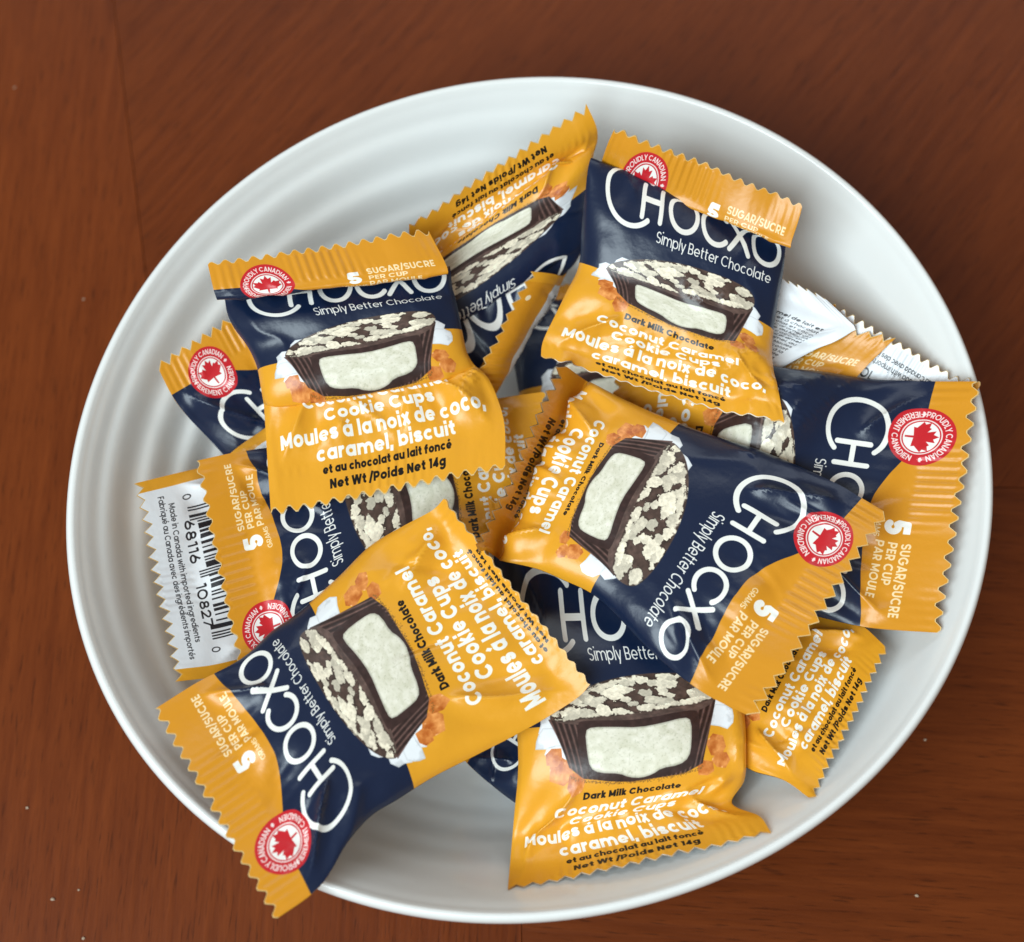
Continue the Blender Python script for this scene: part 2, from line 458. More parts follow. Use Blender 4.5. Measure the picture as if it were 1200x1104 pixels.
def back_art(band=True, ppm=13):
    cv = Canvas(WMM, HMM, ppm, rgb(238, 240, 244))
    ink = rgb(28, 28, 34)
    if band: cv.poly([(0, 0), (57, 0), (57, 10.6), (0, 10.6)], ORA)
    if band: cv.poly(arc(48.5, 4.4, .9, .9, 0, 350), rgb(250, 230, 190))
    for x0, x1 in (((0, 3.2), (53.8, 57)) if band else ()):
        cv.poly([(x0, 0), (x1, 0), (x1, 88), (x0, 88)], YEL)
        cv.poly([(x0, 16), (x1, 16), (x1, 46), (x0, 46)], NAVY)
    words = 'Dark Milk Chocolate Coconut Caramel Cookie Cups Moules á la noix de coco, caramel, biscuit et au chocolat au lait foncé'.split()
    rg = random.Random(3)
    for k in range(24):
        y = 14 + 2.0 * k
        ws, n = [], 0
        while n < 38:
            w = rg.choice(words)
            ws.append(w)
            n += len(w) + 1
        cv.text(' '.join(ws), 28.5, y, 1.25, .2 if k % 6 == 0 else .15, ink, fit=45)
    # bar code, its digits, and the two lines under it
    b0, b1 = 64, 75.6
    x = 10.0
    code = '101' + ''.join({'0': '0001101', '6': '0101111', '8': '0110111', '1': '0011001'}[c] for c in '068116') + '01010' + \
           ''.join({'1': '1100110', '0': '1110010', '8': '1001000', '2': '1101100', '7': '1000100'}[c] for c in '108270') + '101'
    mw = 37.0 / len(code)
    for i, c in enumerate(code):
        if c == '1':
            ln = b1 + (1.6 if i < 11 or i > len(code) - 12 or 45 <= i <= 50 else 0)
            cv.poly([(x + i * mw, b0), (x + (i + 1) * mw, b0), (x + (i + 1) * mw, ln), (x + i * mw, ln)], ink)
    cv.text('0', 7.2, 78.0, 2.0, .14, ink)
    cv.text('68116', 19.6, 78.6, 2.2, .14, ink, fit=12)
    cv.text('10827', 37.4, 78.6, 2.2, .14, ink, fit=12)
    cv.text('0', 49.8, 78.0, 2.0, .14, ink)
    cv.text('Made in Canada with imported ingredients', 27.5, 81.5, 1.4, .15, ink, fit=39)
    cv.text('Fabriqué au Canada avec des ingrédients importés', 28.5, 83.6, 1.4, .15, ink, fit=46)
    return cv.a


def to_image(name, a):
    h, w, _ = a.shape
    im = bpy.data.images.new(name, w, h)
    px = np.ones((h, w, 4), np.float32)
    px[..., :3] = np.clip(a[::-1], 0, 1)
    im.pixels.foreach_set(px.ravel())
    im.update()
    im.pack()
    return im


# ------------------------------------------------------------------ materials
def mat(name):
    m = bpy.data.materials.new(name)
    m.use_nodes = True
    nt = m.node_tree
    return m, nt, nt.nodes['Principled BSDF']


def film(name, im, rough):
    m, nt, p = mat(name)
    N, L = nt.nodes.new, nt.links.new
    uv = N('ShaderNodeUVMap')
    t = N('ShaderNodeTexImage')
    t.image = im
    t.extension = 'EXTEND'
    L(uv.outputs[0], t.inputs[0])
    L(t.outputs[0], p.inputs['Base Color'])
    p.inputs['Roughness'].default_value = rough
    p.inputs['Specular IOR Level'].default_value = .5
    p.inputs['Coat Weight'].default_value = .05
    p.inputs['Coat Roughness'].default_value = .25
    # crimp ribs in the two end seals, fine crinkle everywhere
    sep = N('ShaderNodeSeparateXYZ')
    L(uv.outputs[0], sep.inputs[0])

    def M(op, a, b=None, c=None):
        n = N('ShaderNodeMath')
        n.operation = op
        for i, v in enumerate((a, b, c)):
            if v is None: continue
            if isinstance(v, (int, float)): n.inputs[i].default_value = v
            else: L(v, n.inputs[i])
        return n.outputs[0]
    dist = M('ABSOLUTE', M('SUBTRACT', sep.outputs[1], .5))
    mask = N('ShaderNodeMapRange')
    mask.interpolation_type = 'SMOOTHSTEP'
    mask.inputs['From Min'].default_value = .385
    mask.inputs['From Max'].default_value = .405
    L(dist, mask.inputs['Value'])
    mask2 = N('ShaderNodeMapRange')
    mask2.interpolation_type = 'SMOOTHSTEP'
    mask2.inputs['From Min'].default_value = .475
    mask2.inputs['From Max'].default_value = .485
    mask2.inputs['To Min'].default_value = 1
    mask2.inputs['To Max'].default_value = .25
    L(dist, mask2.inputs['Value'])
    nz = N('ShaderNodeTexNoise')
    nz.inputs['Scale'].default_value = 3.2
    nz.inputs['Detail'].default_value = 1
    geo = N('ShaderNodeObjectInfo')
    add = N('ShaderNodeVectorMath')
    add.operation = 'ADD'
    L(uv.outputs[0], add.inputs[0])
    L(geo.outputs['Location'], add.inputs[1])
    vm = N('ShaderNodeVectorMath')
    vm.operation = 'SCALE'
    L(add.outputs[0], vm.inputs[0])
    vm.inputs['Scale'].default_value = 1.0
    L(vm.outputs[0], nz.inputs['Vector'])
    amt = N('ShaderNodeMapRange')
    amt.inputs['From Min'].default_value = .46
    amt.inputs['From Max'].default_value = .62
    amt.inputs['To Min'].default_value = .04
    L(nz.outputs[0], amt.inputs['Value'])
    wave = M('SINE', M('MULTIPLY', sep.outputs[0], 2 * math.pi * 27))
    crimp = M('MULTIPLY', M('MULTIPLY', wave, amt.outputs[0]), M('MULTIPLY', mask.outputs[0], mask2.outputs[0]))
    n2 = N('ShaderNodeTexNoise')
    n2.inputs['Scale'].default_value = 260
    n2.inputs['Detail'].default_value = 3
    tc = N('ShaderNodeTexCoord')
    L(tc.outputs['Object'], n2.inputs['Vector'])
    n3 = N('ShaderNodeTexNoise')
    n3.noise_type = 'RIDGED_MULTIFRACTAL'
    n3.inputs['Scale'].default_value = 62
    n3.inputs['Detail'].default_value = 2
    n3.inputs['Distortion'].default_value = .6
    L(tc.outputs['Object'], n3.inputs['Vector'])
    mask3 = N('ShaderNodeMapRange')
    mask3.interpolation_type = 'SMOOTHSTEP'
    mask3.inputs['From Min'].default_value = .12
    mask3.inputs['From Max'].default_value = .36
    mask3.inputs['To Min'].default_value = .25
    L(dist, mask3.inputs['Value'])
    hgt = M('ADD', M('ADD', M('MULTIPLY', crimp, .00011), M('MULTIPLY', n2.outputs[0], .00015)), M('MULTIPLY', M('MULTIPLY', n3.outputs[0], mask3.outputs[0]), .00034))
    b = N('ShaderNodeBump')
    b.inputs['Strength'].default_value = 1
    b.inputs['Distance'].default_value = 1
    L(hgt, b.inputs['Height'])
    L(b.outputs[0], p.inputs['Normal'])
    return m


FRONT = film('printed_film_front', to_image('wrapper_front_print', front_art()), .31)
BACK = film('printed_film_back', to_image('wrapper_back_print', back_art()), .38)
BACK_PLAIN = film('printed_film_back_plain', to_image('wrapper_back_plain_print', back_art(False)), .42)


def ceramic():
    m, nt, p = mat('white_glazed_ceramic')
    p.inputs['Base Color'].default_value = (.83, .835, .82, 1)
    p.inputs['Roughness'].default_value = .16
    p.inputs['Specular IOR Level'].default_value = .5
    N, L = nt.nodes.new, nt.links.new
    n = N('ShaderNodeTexNoise')
    n.inputs['Scale'].default_value = 45
    n.inputs['Detail'].default_value = 3
    tc = N('ShaderNodeTexCoord')
    L(tc.outputs['Object'], n.inputs['Vector'])
    b = N('ShaderNodeBump')
    b.inputs['Distance'].default_value = .0006
    b.inputs['Strength'].default_value = .5
    L(n.outputs[0], b.inputs['Height'])
    L(b.outputs[0], p.inputs['Normal'])
    return m


def wood(name, ang, seed, tint=1.0):
    m, nt, p = mat(name)
    N, L = nt.nodes.new, nt.links.new
    tc = N('ShaderNodeTexCoord')
    mp = N('ShaderNodeMapping')
    mp.inputs['Rotation'].default_value = (0, 0, ang)
    mp.inputs['Location'].default_value = (seed, seed * .7, 0)
    L(tc.outputs['Object'], mp.inputs[0])

    def noise(scale, det, rough=.6):
        sc = N('ShaderNodeMapping')
        sc.inputs['Scale'].default_value = scale
        L(mp.outputs[0], sc.inputs[0])
        n = N('ShaderNodeTexNoise')
        n.inputs['Scale'].default_value = 1
        n.inputs['Detail'].default_value = det
        n.inputs['Roughness'].default_value = rough
        L(sc.outputs[0], n.inputs['Vector'])
        return n.outputs[0]
    big = noise((6, 18, 1), 3)
    grain = noise((30, 420, 1), 5, .7)
    pores = noise((110, 1500, 1), 2)
    r1 = N('ShaderNodeValToRGB')
    e = r1.color_ramp.elements
    e[0].position, e[0].color = .34, (.104 * tint, .0180 * tint, .0022 * tint, 1)
    e[1].position, e[1].color = .70, (.205 * tint, .0430 * tint, .0070 * tint, 1)
    mix = N('ShaderNodeMath')
    mix.operation = 'MULTIPLY_ADD'
    L(grain, mix.inputs[0])
    mix.inputs[1].default_value = .62
    ml = N('ShaderNodeMath')
    ml.operation = 'MULTIPLY'
    L(big, ml.inputs[0])
    ml.inputs[1].default_value = .42
    L(ml.outputs[0], mix.inputs[2])
    L(mix.outputs[0], r1.inputs[0])
    pr = N('ShaderNodeMapRange')
    pr.inputs['From Min'].default_value = .30
    pr.inputs['From Max'].default_value = .42
    pr.inputs['To Min'].default_value = .55
    pr.inputs['To Max'].default_value = 1
    L(pores, pr.inputs['Value'])
    mc = N('ShaderNodeMix')
    mc.data_type = 'RGBA'
    mc.blend_type = 'MULTIPLY'
    mc.inputs[0].default_value = 1
    L(r1.outputs[0], mc.inputs[6])
    L(pr.outputs[0], mc.inputs[7])
    L(mc.outputs[2], p.inputs['Base Color'])
    p.inputs['Roughness'].default_value = .35
    p.inputs['Specular IOR Level'].default_value = .21
    b = N('ShaderNodeBump')
    b.inputs['Distance'].default_value = .0002
    b.inputs['Strength'].default_value = .5
    L(grain, b.inputs['Height'])
    L(b.outputs[0], p.inputs['Normal'])
    return m


def plain(name, col, rough):
    m, nt, p = mat(name)
    n = nt.nodes.new('ShaderNodeTexNoise')
    n.inputs['Scale'].default_value = 900
    r = nt.nodes.new('ShaderNodeValToRGB')
    r.color_ramp.elements[0].color = tuple(c * .7 for c in col) + (1,)
    r.color_ramp.elements[1].color = tuple(col) + (1,)
    nt.links.new(n.outputs[0], r.inputs[0])
    nt.links.new(r.outputs[0], p.inputs['Base Color'])
    p.inputs['Roughness'].default_value = rough
    return m


# ------------------------------------------------------------------ object helpers
def link(name, me, parent=None):
    o = bpy.data.objects.new(name, me)
    C.objects.link(o)
    o.parent = parent
    return o


def tag(o, label, cat, group=None):
    o['label'] = label
    o['category'] = cat
    if group: o['group'] = group


def grid_mesh(name, P, mats, quads, nrm=None, uv=None, mi=None):
    me = bpy.data.meshes.new(name)
    me.from_pydata(P.tolist(), [], quads.tolist())
    for m in mats: me.materials.append(m)
    if mi is not None: me.polygons.foreach_set('material_index', mi)
    me.polygons.foreach_set('use_smooth', np.ones(len(quads), bool))
    if uv is not None:
        l = me.uv_layers.new(name='UVMap')
        l.data.foreach_set('uv', uv[quads.ravel()].astype(np.float32).ravel())
    me.update()
    if nrm is not None: me.normals_split_custom_set_from_vertices(nrm.tolist())
    return me


# ------------------------------------------------------------------ bowl
RIM_Z = 0.056
OUT = [(640, 87), (560, 92), (460, 114), (360, 160), (260, 227), (193, 293), (143, 360), (117, 423), (102, 462), (85, 517), (77, 590), (79, 660), (87, 720),
       (103, 777), (133, 843), (183, 910), (260, 977), (380, 1044), (460, 1067), (540, 1078), (620, 1080), (748, 1064), (800, 1049), (904, 995), (1009, 925),
       (1078, 856), (1113, 786), (1141, 720), (1160, 640), (1168, 565), (1161, 490), (1143, 427), (1117, 370), (1067, 290), (1000, 213), (933, 167), (867, 131), (800, 108), (720, 91)]
_pts = np.array([at(x, y, RIM_Z)[:2] for x, y in OUT])
BC = (_pts.max(0) + _pts.min(0)) / 2
_th = np.arctan2(_pts[:, 1] - BC[1], _pts[:, 0] - BC[0])
_r = np.hypot(_pts[:, 0] - BC[0], _pts[:, 1] - BC[1])
_K = 5
_A = np.concatenate([np.ones((len(_th), 1))] + [np.stack([np.cos(k * _th), np.sin(k * _th)], 1) for k in range(1, _K)], 1)
_co = np.linalg.lstsq(_A, _r, rcond=None)[0]


def rim_r(th):
    s = _co[0] + 0 * th
    for k in range(1, _K):
        s = s + _co[2 * k - 1] * np.cos(k * th) + _co[2 * k] * np.sin(k * th)
    return s


IN_RHO = np.array([0, .30, .50, .58, .66, .74, .81, .87, .915, .95, .972, 1.2])
IN_Z = np.array([.0085, .0088, .0100, .0120, .0160, .0226, .0308, .0392, .0462, .0516, .0543, .0900])


def hermite(xq, x, y):
    """smooth interpolation through (x, y); y may have several columns"""
    x = np.asarray(x, float)
    y = np.asarray(y, float)
    d = (y[1:] - y[:-1]) / (x[1:] - x[:-1]).reshape((-1,) + (1,) * (y.ndim - 1))
    h = (x[1:] - x[:-1]).reshape((-1,) + (1,) * (y.ndim - 1))
    m = np.empty_like(y)
    m[0], m[-1] = d[0], d[-1]
    m[1:-1] = (d[:-1] * h[1:] + d[1:] * h[:-1]) / (h[1:] + h[:-1])
    i = np.clip(np.searchsorted(x, xq, side='right') - 1, 0, len(x) - 2)
    sh = xq.shape + (1,) * (y.ndim - 1)
    H = (x[i + 1] - x[i]).reshape(sh)
    t = ((xq - x[i])).reshape(sh) / H
    return ((1 + 2 * t) * (1 - t) ** 2 * y[i] + t * (1 - t) ** 2 * H * m[i] + t * t * (3 - 2 * t) * y[i + 1] + t * t * (t - 1) * H * m[i + 1])


def bowl_z(x, y):
    dx, dy = x - BC[0], y - BC[1]
    rho = np.hypot(dx, dy) / rim_r(np.arctan2(dy, dx))
    z = np.interp(rho, IN_RHO, IN_Z)
    z = np.where(rho > .972, np.where(rho < 1.0, RIM_Z, -1), z)
    return z


def build_bowl():
    rho_in = np.concatenate([np.linspace(.03, .60, 14), np.linspace(.615, .965, 72)])
    z_in = hermite(rho_in, IN_RHO[:-1], IN_Z[:-1])
    prof = [(0.0, IN_Z[0])]
    for r, z in zip(rho_in, z_in): prof.append((r, z))
    n_in = len(prof)
    for r, z in ((.972, .0543), (.979, .0555), (.986, .0560), (.992, .0558), (.9975, .0550), (1.0, .0537), (.9995, .0522), (.996, .0505), (.985, .0470), (.965, .0425),
                 (.92, .0335), (.85, .0220), (.77, .0120), (.69, .0055), (.64, .0028)):
        prof.append((r, z))
    prof = np.array(prof)
    nt = 256
    th = np.linspace(0, 2 * math.pi, nt, endpoint=False)
    R = rim_r(th)
    V = []
    for i, (r, z) in enumerate(prof):
        rr = r * R
        zz = np.full(nt, z)
        if i < n_in and r > .6:
            # soft throwing rings, strongest on the upper left
            amp = .00085 * (.06 + .94 * (.5 + .5 * np.cos(th - math.radians(143))) ** 2.5) * sstep(.62, .72, r) * (1 - sstep(.93, .965, r))
            zz = zz + amp * np.sin((r - .965) * 2 * math.pi / .062 + .25 * np.sin(2 * th))
        V.append(np.stack([BC[0] + rr * np.cos(th), BC[1] + rr * np.sin(th), zz], 1))
    V = np.array(V)
    V[0] = [BC[0], BC[1], IN_Z[0]]
    P = V.reshape(-1, 3)
    q = []
    j = np.arange(nt)
    k = (j + 1) % nt
    for i in range(len(prof) - 1):
        q.append(np.stack([i * nt + j, (i + 1) * nt + j, (i + 1) * nt + k, i * nt + k], 1))
    Q = np.concatenate(q)
    me = grid_mesh('serving_bowl', P, [CERAMIC], Q)
    o = link('serving_bowl', me)
    tag(o, 'wide shallow glossy white ceramic bowl filled with wrapped chocolates on the wood table', 'bowl')
    # foot ring
    fp = np.array([(.66, .0055), (.66, .0010), (.645, .0003), (.62, .0003), (.61, .0012), (.61, .0060)])
    V = np.array([np.stack([BC[0] + r * R * np.cos(th), BC[1] + r * R * np.sin(th), np.full(nt, z)], 1) for r, z in fp])
    q = [np.stack([i * nt + j, i * nt + k, (i + 1) * nt + k, (i + 1) * nt + j], 1) for i in range(len(fp) - 1)]
    link('foot_ring', grid_mesh('foot_ring', V.reshape(-1, 3), [CERAMIC], np.concatenate(q)), o)


CERAMIC = ceramic()
build_bowl()


# ------------------------------------------------------------------ table: veneer leaves with joints between them
def build_table():
    root = link('table', None)
    tag(root, 'dark reddish brown polished wood table under the white bowl', 'table')
    a, b = at(133, 0, 0), at(172, 330, 0)          # the visible joint, upper left
    hub = at(600, 560, 0)
    E = .9
    far = a + (a - b).normalized() * E

    def leaf(name, outline, ang, seed, tint):
        n = len(outline)
        cx = sum(p[0] for p in outline) / n
        cy = sum(p[1] for p in outline) / n
        ins = []
        for x, y in outline:
            d = Vector((x - cx, y - cy))
            L = d.length
            ins.append((cx + d.x * (1 - .0001 / L), cy + d.y * (1 - .0001 / L)))
        V = [(x, y, 0) for x, y in ins] + [(x, y, -.0004) for x, y in outline] + [(x, y, -.006) for x, y in outline]
        F = [list(range(n))]
        for i in range(n):
            k = (i + 1) % n
            F.append([i, i + n, k + n, k])
            F.append([i + n, i + 2 * n, k + 2 * n, k + n])
        me = bpy.data.meshes.new(name)
        me.from_pydata(V, [], F)
        me.materials.append(wood('reddish_wood', ang, seed, tint))
        link(name, me, root)
    g = .00002
    pa, pb, ph = (far.x, far.y), (b.x, b.y), (hub.x, hub.y)
    r1 = (E, at(1200, 640, 0).y)
    bt = (at(690, 1104, 0).x, -E)
    leaf('veneer_leaf', [(pa[0] - g, pa[1]), (-E, pa[1]), (-E, -E), (bt[0] - g, bt[1]), (ph[0] - g, ph[1]), (pb[0] - g, pb[1])], math.radians(93), 1.3, 1.0)
    leaf('veneer_leaf', [(pa[0] + g, pa[1]), (pb[0] + g, pb[1]), (ph[0] + g, ph[1] + g), (r1[0], r1[1] + g), (E, pa[1])], math.radians(-52), 4.1, .90)
    leaf('veneer_leaf', [(ph[0] + g, ph[1] - g), (bt[0] + g, bt[1]), (E, -E), (r1[0], r1[1] - g)], math.radians(4), 7.7, .84)
    V = [(-E, -E, -.0065), (E, -E, -.0065), (E, pa[1], -.0065), (-E, pa[1], -.0065), (-E, -E, -.03), (E, -E, -.03), (E, pa[1], -.03), (-E, pa[1], -.03)]
    me = bpy.data.meshes.new('core_board')
    me.from_pydata(V, [], [(0, 1, 2, 3), (7, 6, 5, 4), (0, 4, 5, 1), (1, 5, 6, 2), (2, 6, 7, 3), (3, 7, 4, 0)])
    me.materials.append(wood('core_wood', 0, 2.2, .5))
    link('core_board', me, root)


build_table()

# ------------------------------------------------------------------ wrappers
NU, TEETH = 96, 16
CUT, _nt, _p = mat('film_cut_edge')
_p.inputs['Base Color'].default_value = (.74, .52, .22, 1)
_p.inputs['Roughness'].default_value = .45
VG = np.concatenate([[0.0, .004, .030, .045, .07, .09], np.linspace(.105, .895, 78), [.91, .93, .955, .970, .996, 1.0]])
NV = len(VG)
GX, GC = 0.150, 0.001
HN = int(2 * GX / GC)
HF = np.full((HN, HN), -1.0)


def blur(a, n=1):
    for _ in range(n):
        b = np.pad(a, 1, mode='edge')
        a = (b[1:-1, 1:-1] * 4 + (b[:-2, 1:-1] + b[2:, 1:-1] + b[1:-1, :-2] + b[1:-1, 2:]) * 2
             + b[:-2, :-2] + b[:-2, 2:] + b[2:, :-2] + b[2:, 2:]) / 16
    return a


def normals(P):
    du = np.gradient(P, axis=1)
    dv = np.gradient(P, axis=0)
    n = np.cross(du, dv)
    n /= np.linalg.norm(n, axis=2, keepdims=True) + 1e-12
    return n


def wrapper(seed, rows, label, up='front', H=.0054, crease=1.0, group='gold and navy wrapped chocolates in the white bowl', folded=False):
    """rows: (v, (xl, yl, zl), (xr, yr, zr)) down the printed face that is turned up"""
    rg = np.random.default_rng(seed)
    s_u = np.linspace(0, 1, NU + 1)
    tri = np.abs(((s_u * TEETH + .25 * seed) % 1) * 2 - 1) * (1 + .22 * vnoise(s_u * TEETH * .9, s_u * 0, seed + 77))
    U = np.tile(s_u, (NV, 1))
    V = np.tile(VG[:, None], (1, NU + 1))
    V[0] = .021 * tri
    V[-1] = 1 - .021 * tri[::-1]
    V[1] = V[0] + .0020
    V[-2] = V[-1] - .0020
    vs = [r[0] for r in rows]
    Lp = np.array([at(*r[1]) for r in rows])
    Rp = np.array([at(*r[2]) for r in rows])
    L = hermite(V.ravel(), vs, Lp).reshape(NV, NU + 1, 3)
    R = hermite(V.ravel(), vs, Rp).reshape(NV, NU + 1, 3)
    mid = [r[3] if len(r) > 3 else 0.0 for r in rows]            # sag / lift of the middle of the row, metres
    sag = hermite(V.ravel(), vs, np.array(mid)).reshape(NV, NU + 1)
    M = L * (1 - U[..., None]) + R * U[..., None]
    s = 2 * U - 1
    M[..., 2] += sag * (1 - s * s)
    # film relief: tension folds running from the seals, corner creases, soft crumple
    body = sstep(.10, .17, V) * sstep(.10, .17, 1 - V)
    e = np.minimum(V, 1 - V)
    fold = (fbm(U * 7 + 3 * seed, V * 1.3 + (V > .5) * 9, seed * 11 + 1, 3)) * np.exp(-((e - .17) / .085) ** 2) * .0016 * sstep(.085, .13, e)
    crum = fbm(U * 2.6 + seed, V * 3.4, seed * 7 + 2, 2) * .0007 * body
    rid = (1 - np.abs(fbm(U * 4.2, V * 5.5 + seed, seed * 5 + 3, 2)) * 2.4) * .00085 * body * sstep(.40, .9, np.maximum(np.abs(s), np.abs(V - .5) / .40))
    # sharp creases where the film has been squeezed
    for _ in range(18):
        cu, cv2, an = rg.uniform(0, 1), rg.choice([rg.uniform(.12, .3), rg.uniform(.68, .88)]), rg.normal(math.pi / 2, .6)
        d = np.array([math.cos(an), math.sin(an)])
        px, py = (U - cu) * 57, (V - cv2) * 88
        t, q = px * d[0] + py * d[1], -px * d[1] + py * d[0]
        ln = rg.uniform(5, 11)
        crum = crum + np.clip(1 - np.abs(q) / rg.uniform(.9, 3.0), 0, 1) * np.clip(1 - (t / ln) ** 2, 0, 1) * rg.uniform(-.8, 1.0) * .00085
    cor = 0
    for cu in (0, 1):
        for cv in (.10, .90):
            a = np.array([cu + (.04 if cu == 0 else -.04), cv])
            b = np.array([.5 + (cu - .5) * rg.uniform(.40, .62), .5 + (cv - .5) * rg.uniform(.42, .60)])
            d = (b - a) * np.array([57, 88.])
            ln = np.hypot(*d)
            d /= ln
            px, py = (U - a[0]) * 57, (V - a[1]) * 88
            t = (px * d[0] + py * d[1]) / ln
            q = np.abs(-px * d[1] + py * d[0])
            cor = cor + np.exp(-q / 1.15) * sstep(-.05, .18, t) * (1 - sstep(.75, 1.05, t)) * rg.uniform(.6, 1.1) * .0024 * crease
            cor = cor - np.exp(-((q - 5.0) / 2.8) ** 2) * sstep(0, .25, t) * (1 - sstep(.6, 1.0, t)) * .0010 * crease
    seamw = (fbm(U * 2.3 + 5, V * .6, seed * 3 + 4, 2) * .0012 + fbm(U * 8 + 5, V * 3, seed * 3 + 5, 2) * .00035) * (1 - body)
    wav = crum * .6 + seamw
    along = sstep(.105, .40, V) * sstep(.105, .40, 1 - V)
    along = .55 * along + .45 * np.sqrt(np.clip(np.sin(np.clip((V - .10) / .80, 0, 1) * math.pi), 0, 1)) * body
    prof = along * np.power(np.clip(1 - np.abs(s) ** 3.0, 0, 1), .55)
    gap = .00015
    edge = 1 - np.abs(s) ** 6
    hf = H * prof + (fold + rid + cor + crum * .6) * edge * (.35 + .65 * sstep(0, .3, along)) + gap
    hb = -H * prof - (fold * .5 - rid) * edge - gap
    if folded:
        hb = hb * sstep(.24, .44, V) - .0001
        hf = hf * (.25 + .75 * sstep(.20, .36, V)) + .0001
    hf = np.maximum(hf, hb + .0003)
    n = normals(M)
    n *= -np.sign(n[..., 2:3].mean()) * -1
    n = blur3(n, 3)
    M = M + n * wav[..., None]
    T = M + n * hf[..., None]
    B = M + n * hb[..., None]
    # rest on the bowl and on what already lies there
    ix = np.clip(((B[..., 0] + GX) / GC).astype(int), 0, HN - 1)
    iy = np.clip(((B[..., 1] + GX) / GC).astype(int), 0, HN - 1)
    low = np.minimum(T[..., 2], B[..., 2])
    need = np.maximum(bowl_z(B[..., 0], B[..., 1]) + .0006, HF[iy, ix] + .0004) - low
    push = np.maximum(need, 0)
    raw = push.max()
    p = push.copy()
    for _ in range(14): p = np.maximum(push, blur(p, 2))
    T[..., 2] += p
    B[..., 2] += p
    jx = np.clip(((T[..., 0] + GX) / GC).astype(int), 0, HN - 1)
    jy = np.clip(((T[..., 1] + GX) / GC).astype(int), 0, HN - 1)
    tmp = np.full_like(HF, -1.0)
    np.maximum.at(tmp, (jy, jx), np.maximum(T[..., 2], B[..., 2]))
    d = np.pad(tmp, 1, constant_values=-1)
    tmp = np.maximum.reduce([d[1:-1, 1:-1], d[:-2, 1:-1], d[2:, 1:-1], d[1:-1, :-2], d[1:-1, 2:]])
    np.maximum(HF, tmp, out=HF)
    print('wrapper %2d push max %.1f mm mean %.1f' % (seed, raw * 1e3, p.mean() * 1e3))

    org = T[NV // 2, NU // 2] * .5 + B[NV // 2, NU // 2] * .5
    root = link('chocolate_wrapper', None)
    root.location = org
    tag(root, label, 'wrapped chocolate', group)
    nT, nB = normals(T), -normals(B)
    if nT[..., 2].mean() < 0: nT, nB = -nT, -nB
    uvT = np.stack([U, 1 - V], -1)
    uvB = np.stack([1 - U, 1 - V], -1)
    if up == 'front': mT, mB = FRONT, BACK
    elif up == 'back': mT, mB = BACK, FRONT
    else: mT, mB = BACK_PLAIN, FRONT
    NW = NU + 1
    i0 = int(np.searchsorted(VG, .118))
    i1 = int(np.searchsorted(VG, .882))

    def quads(r0, r1):
        a = (np.arange(r0, r1)[:, None] * NW + np.arange(NU)[None]).reshape(-1)
        return np.stack([a, a + 1, a + NW + 1, a + NW], 1)

    def part(name, layers, r0, r1):
        Ps, Ns, Us, Qs, mi, off = [], [], [], [], [], 0
        mats = []
        for (X, nn, uv, m, flip) in layers:
            q = quads(0, r1 - r0) + off
            a, b2, c = X[r0, 0], X[r0, 1], X[r0 + 1, 0]
            Ps.append((X[r0:r1 + 1] - org).reshape(-1, 3))
            Ns.append(nn[r0:r1 + 1].reshape(-1, 3))
            Us.append(uv[r0:r1 + 1].reshape(-1, 2))
            if flip: q = q[:, ::-1]
            Qs.append(q)
            idx = np.full(len(q), len(mats), np.int32)
            if r0 == 0: idx[:NU] = 2
            if r1 == NV - 1: idx[-NU:] = 2
            mi.append(idx)
            mats.append(m)
            off += len(Ps[-1])
        if len(layers) == 2: mats.append(CUT)
        me = grid_mesh(name, np.concatenate(Ps), mats, np.concatenate(Qs), np.concatenate(Ns), np.concatenate(Us), np.concatenate(mi))
        return link(name, me, root)
    # rows run down the page and columns to the right: reversed order faces up
    A = (T, nT, uvT, mT, True)
    D = (B, nB, uvB, mB, False)
    part('front_panel' if up == 'front' else 'back_panel', [A], i0, i1)
    part('back_panel' if up == 'front' else 'front_panel', [D], i0, i1)
    part('top_seal', [A, D], 0, i0)
    part('bottom_seal', [A, D], i1, NV - 1)
    return root


def blur3(a, n):
    return np.stack([blur(a[..., i], n) for i in range(3)], -1)


WR = []
# buried wrappers first, the ones on top of the heap last
wrapper(17, [(0, (600, 345, .021), (740, 320, .021)), (.12, (595, 360, .021), (755, 330, .021)), (.5, (606, 448, .023), (868, 405, .023)), (.88, (636, 615, .021), (898, 570, .021)), (1, (644, 660, .021), (906, 620, .021))],
        'wrapper deep in the dark gap at the middle of the heap', H=.0055)
wrapper(18, [(0, (535, 880, .020), (625, 720, .020)), (.12, (550, 897, .020), (640, 735, .020)), (.5, (618, 952, .020), (722, 795, .020)), (.88, (672, 985, .020), (807, 875, .020)), (1, (687, 1000, .020), (822, 895, .020))],
        'wrapper on the bowl floor, glimpsed in the gap right of the lower left chocolate', H=.0055)
wrapper(12, [(0, (183, 426, .052), (372, 302, .05)), (.12, (206, 470, .047), (395, 340, .046)), (.3, (252, 522, .038), (440, 405, .036)), (.5, (305, 580, .030), (490, 470, .030)), (.88, (390, 680, .022), (570, 570, .022)), (1, (410, 700, .021), (590, 590, .021))],
        'wrapper with red seal on its orange corner, half hidden behind the upper left chocolate', H=.0048)
wrapper(10, [(0, (470, 480, .016), (510, 700, .016)), (.12, (430, 490, .016), (470, 715, .016)), (.3, (380, 505, .018), (420, 735, .018)), (.6, (300, 530, .030), (345, 770, .030)), (.80, (243, 546, .040), (288, 786, .038)), (.88, (210, 554, .0445), (256, 793, .042)), (1, (157, 567, .051), (205, 799, .048))],
        'face down wrapper showing a white end seal with a barcode at the left wall', 'back', .004)
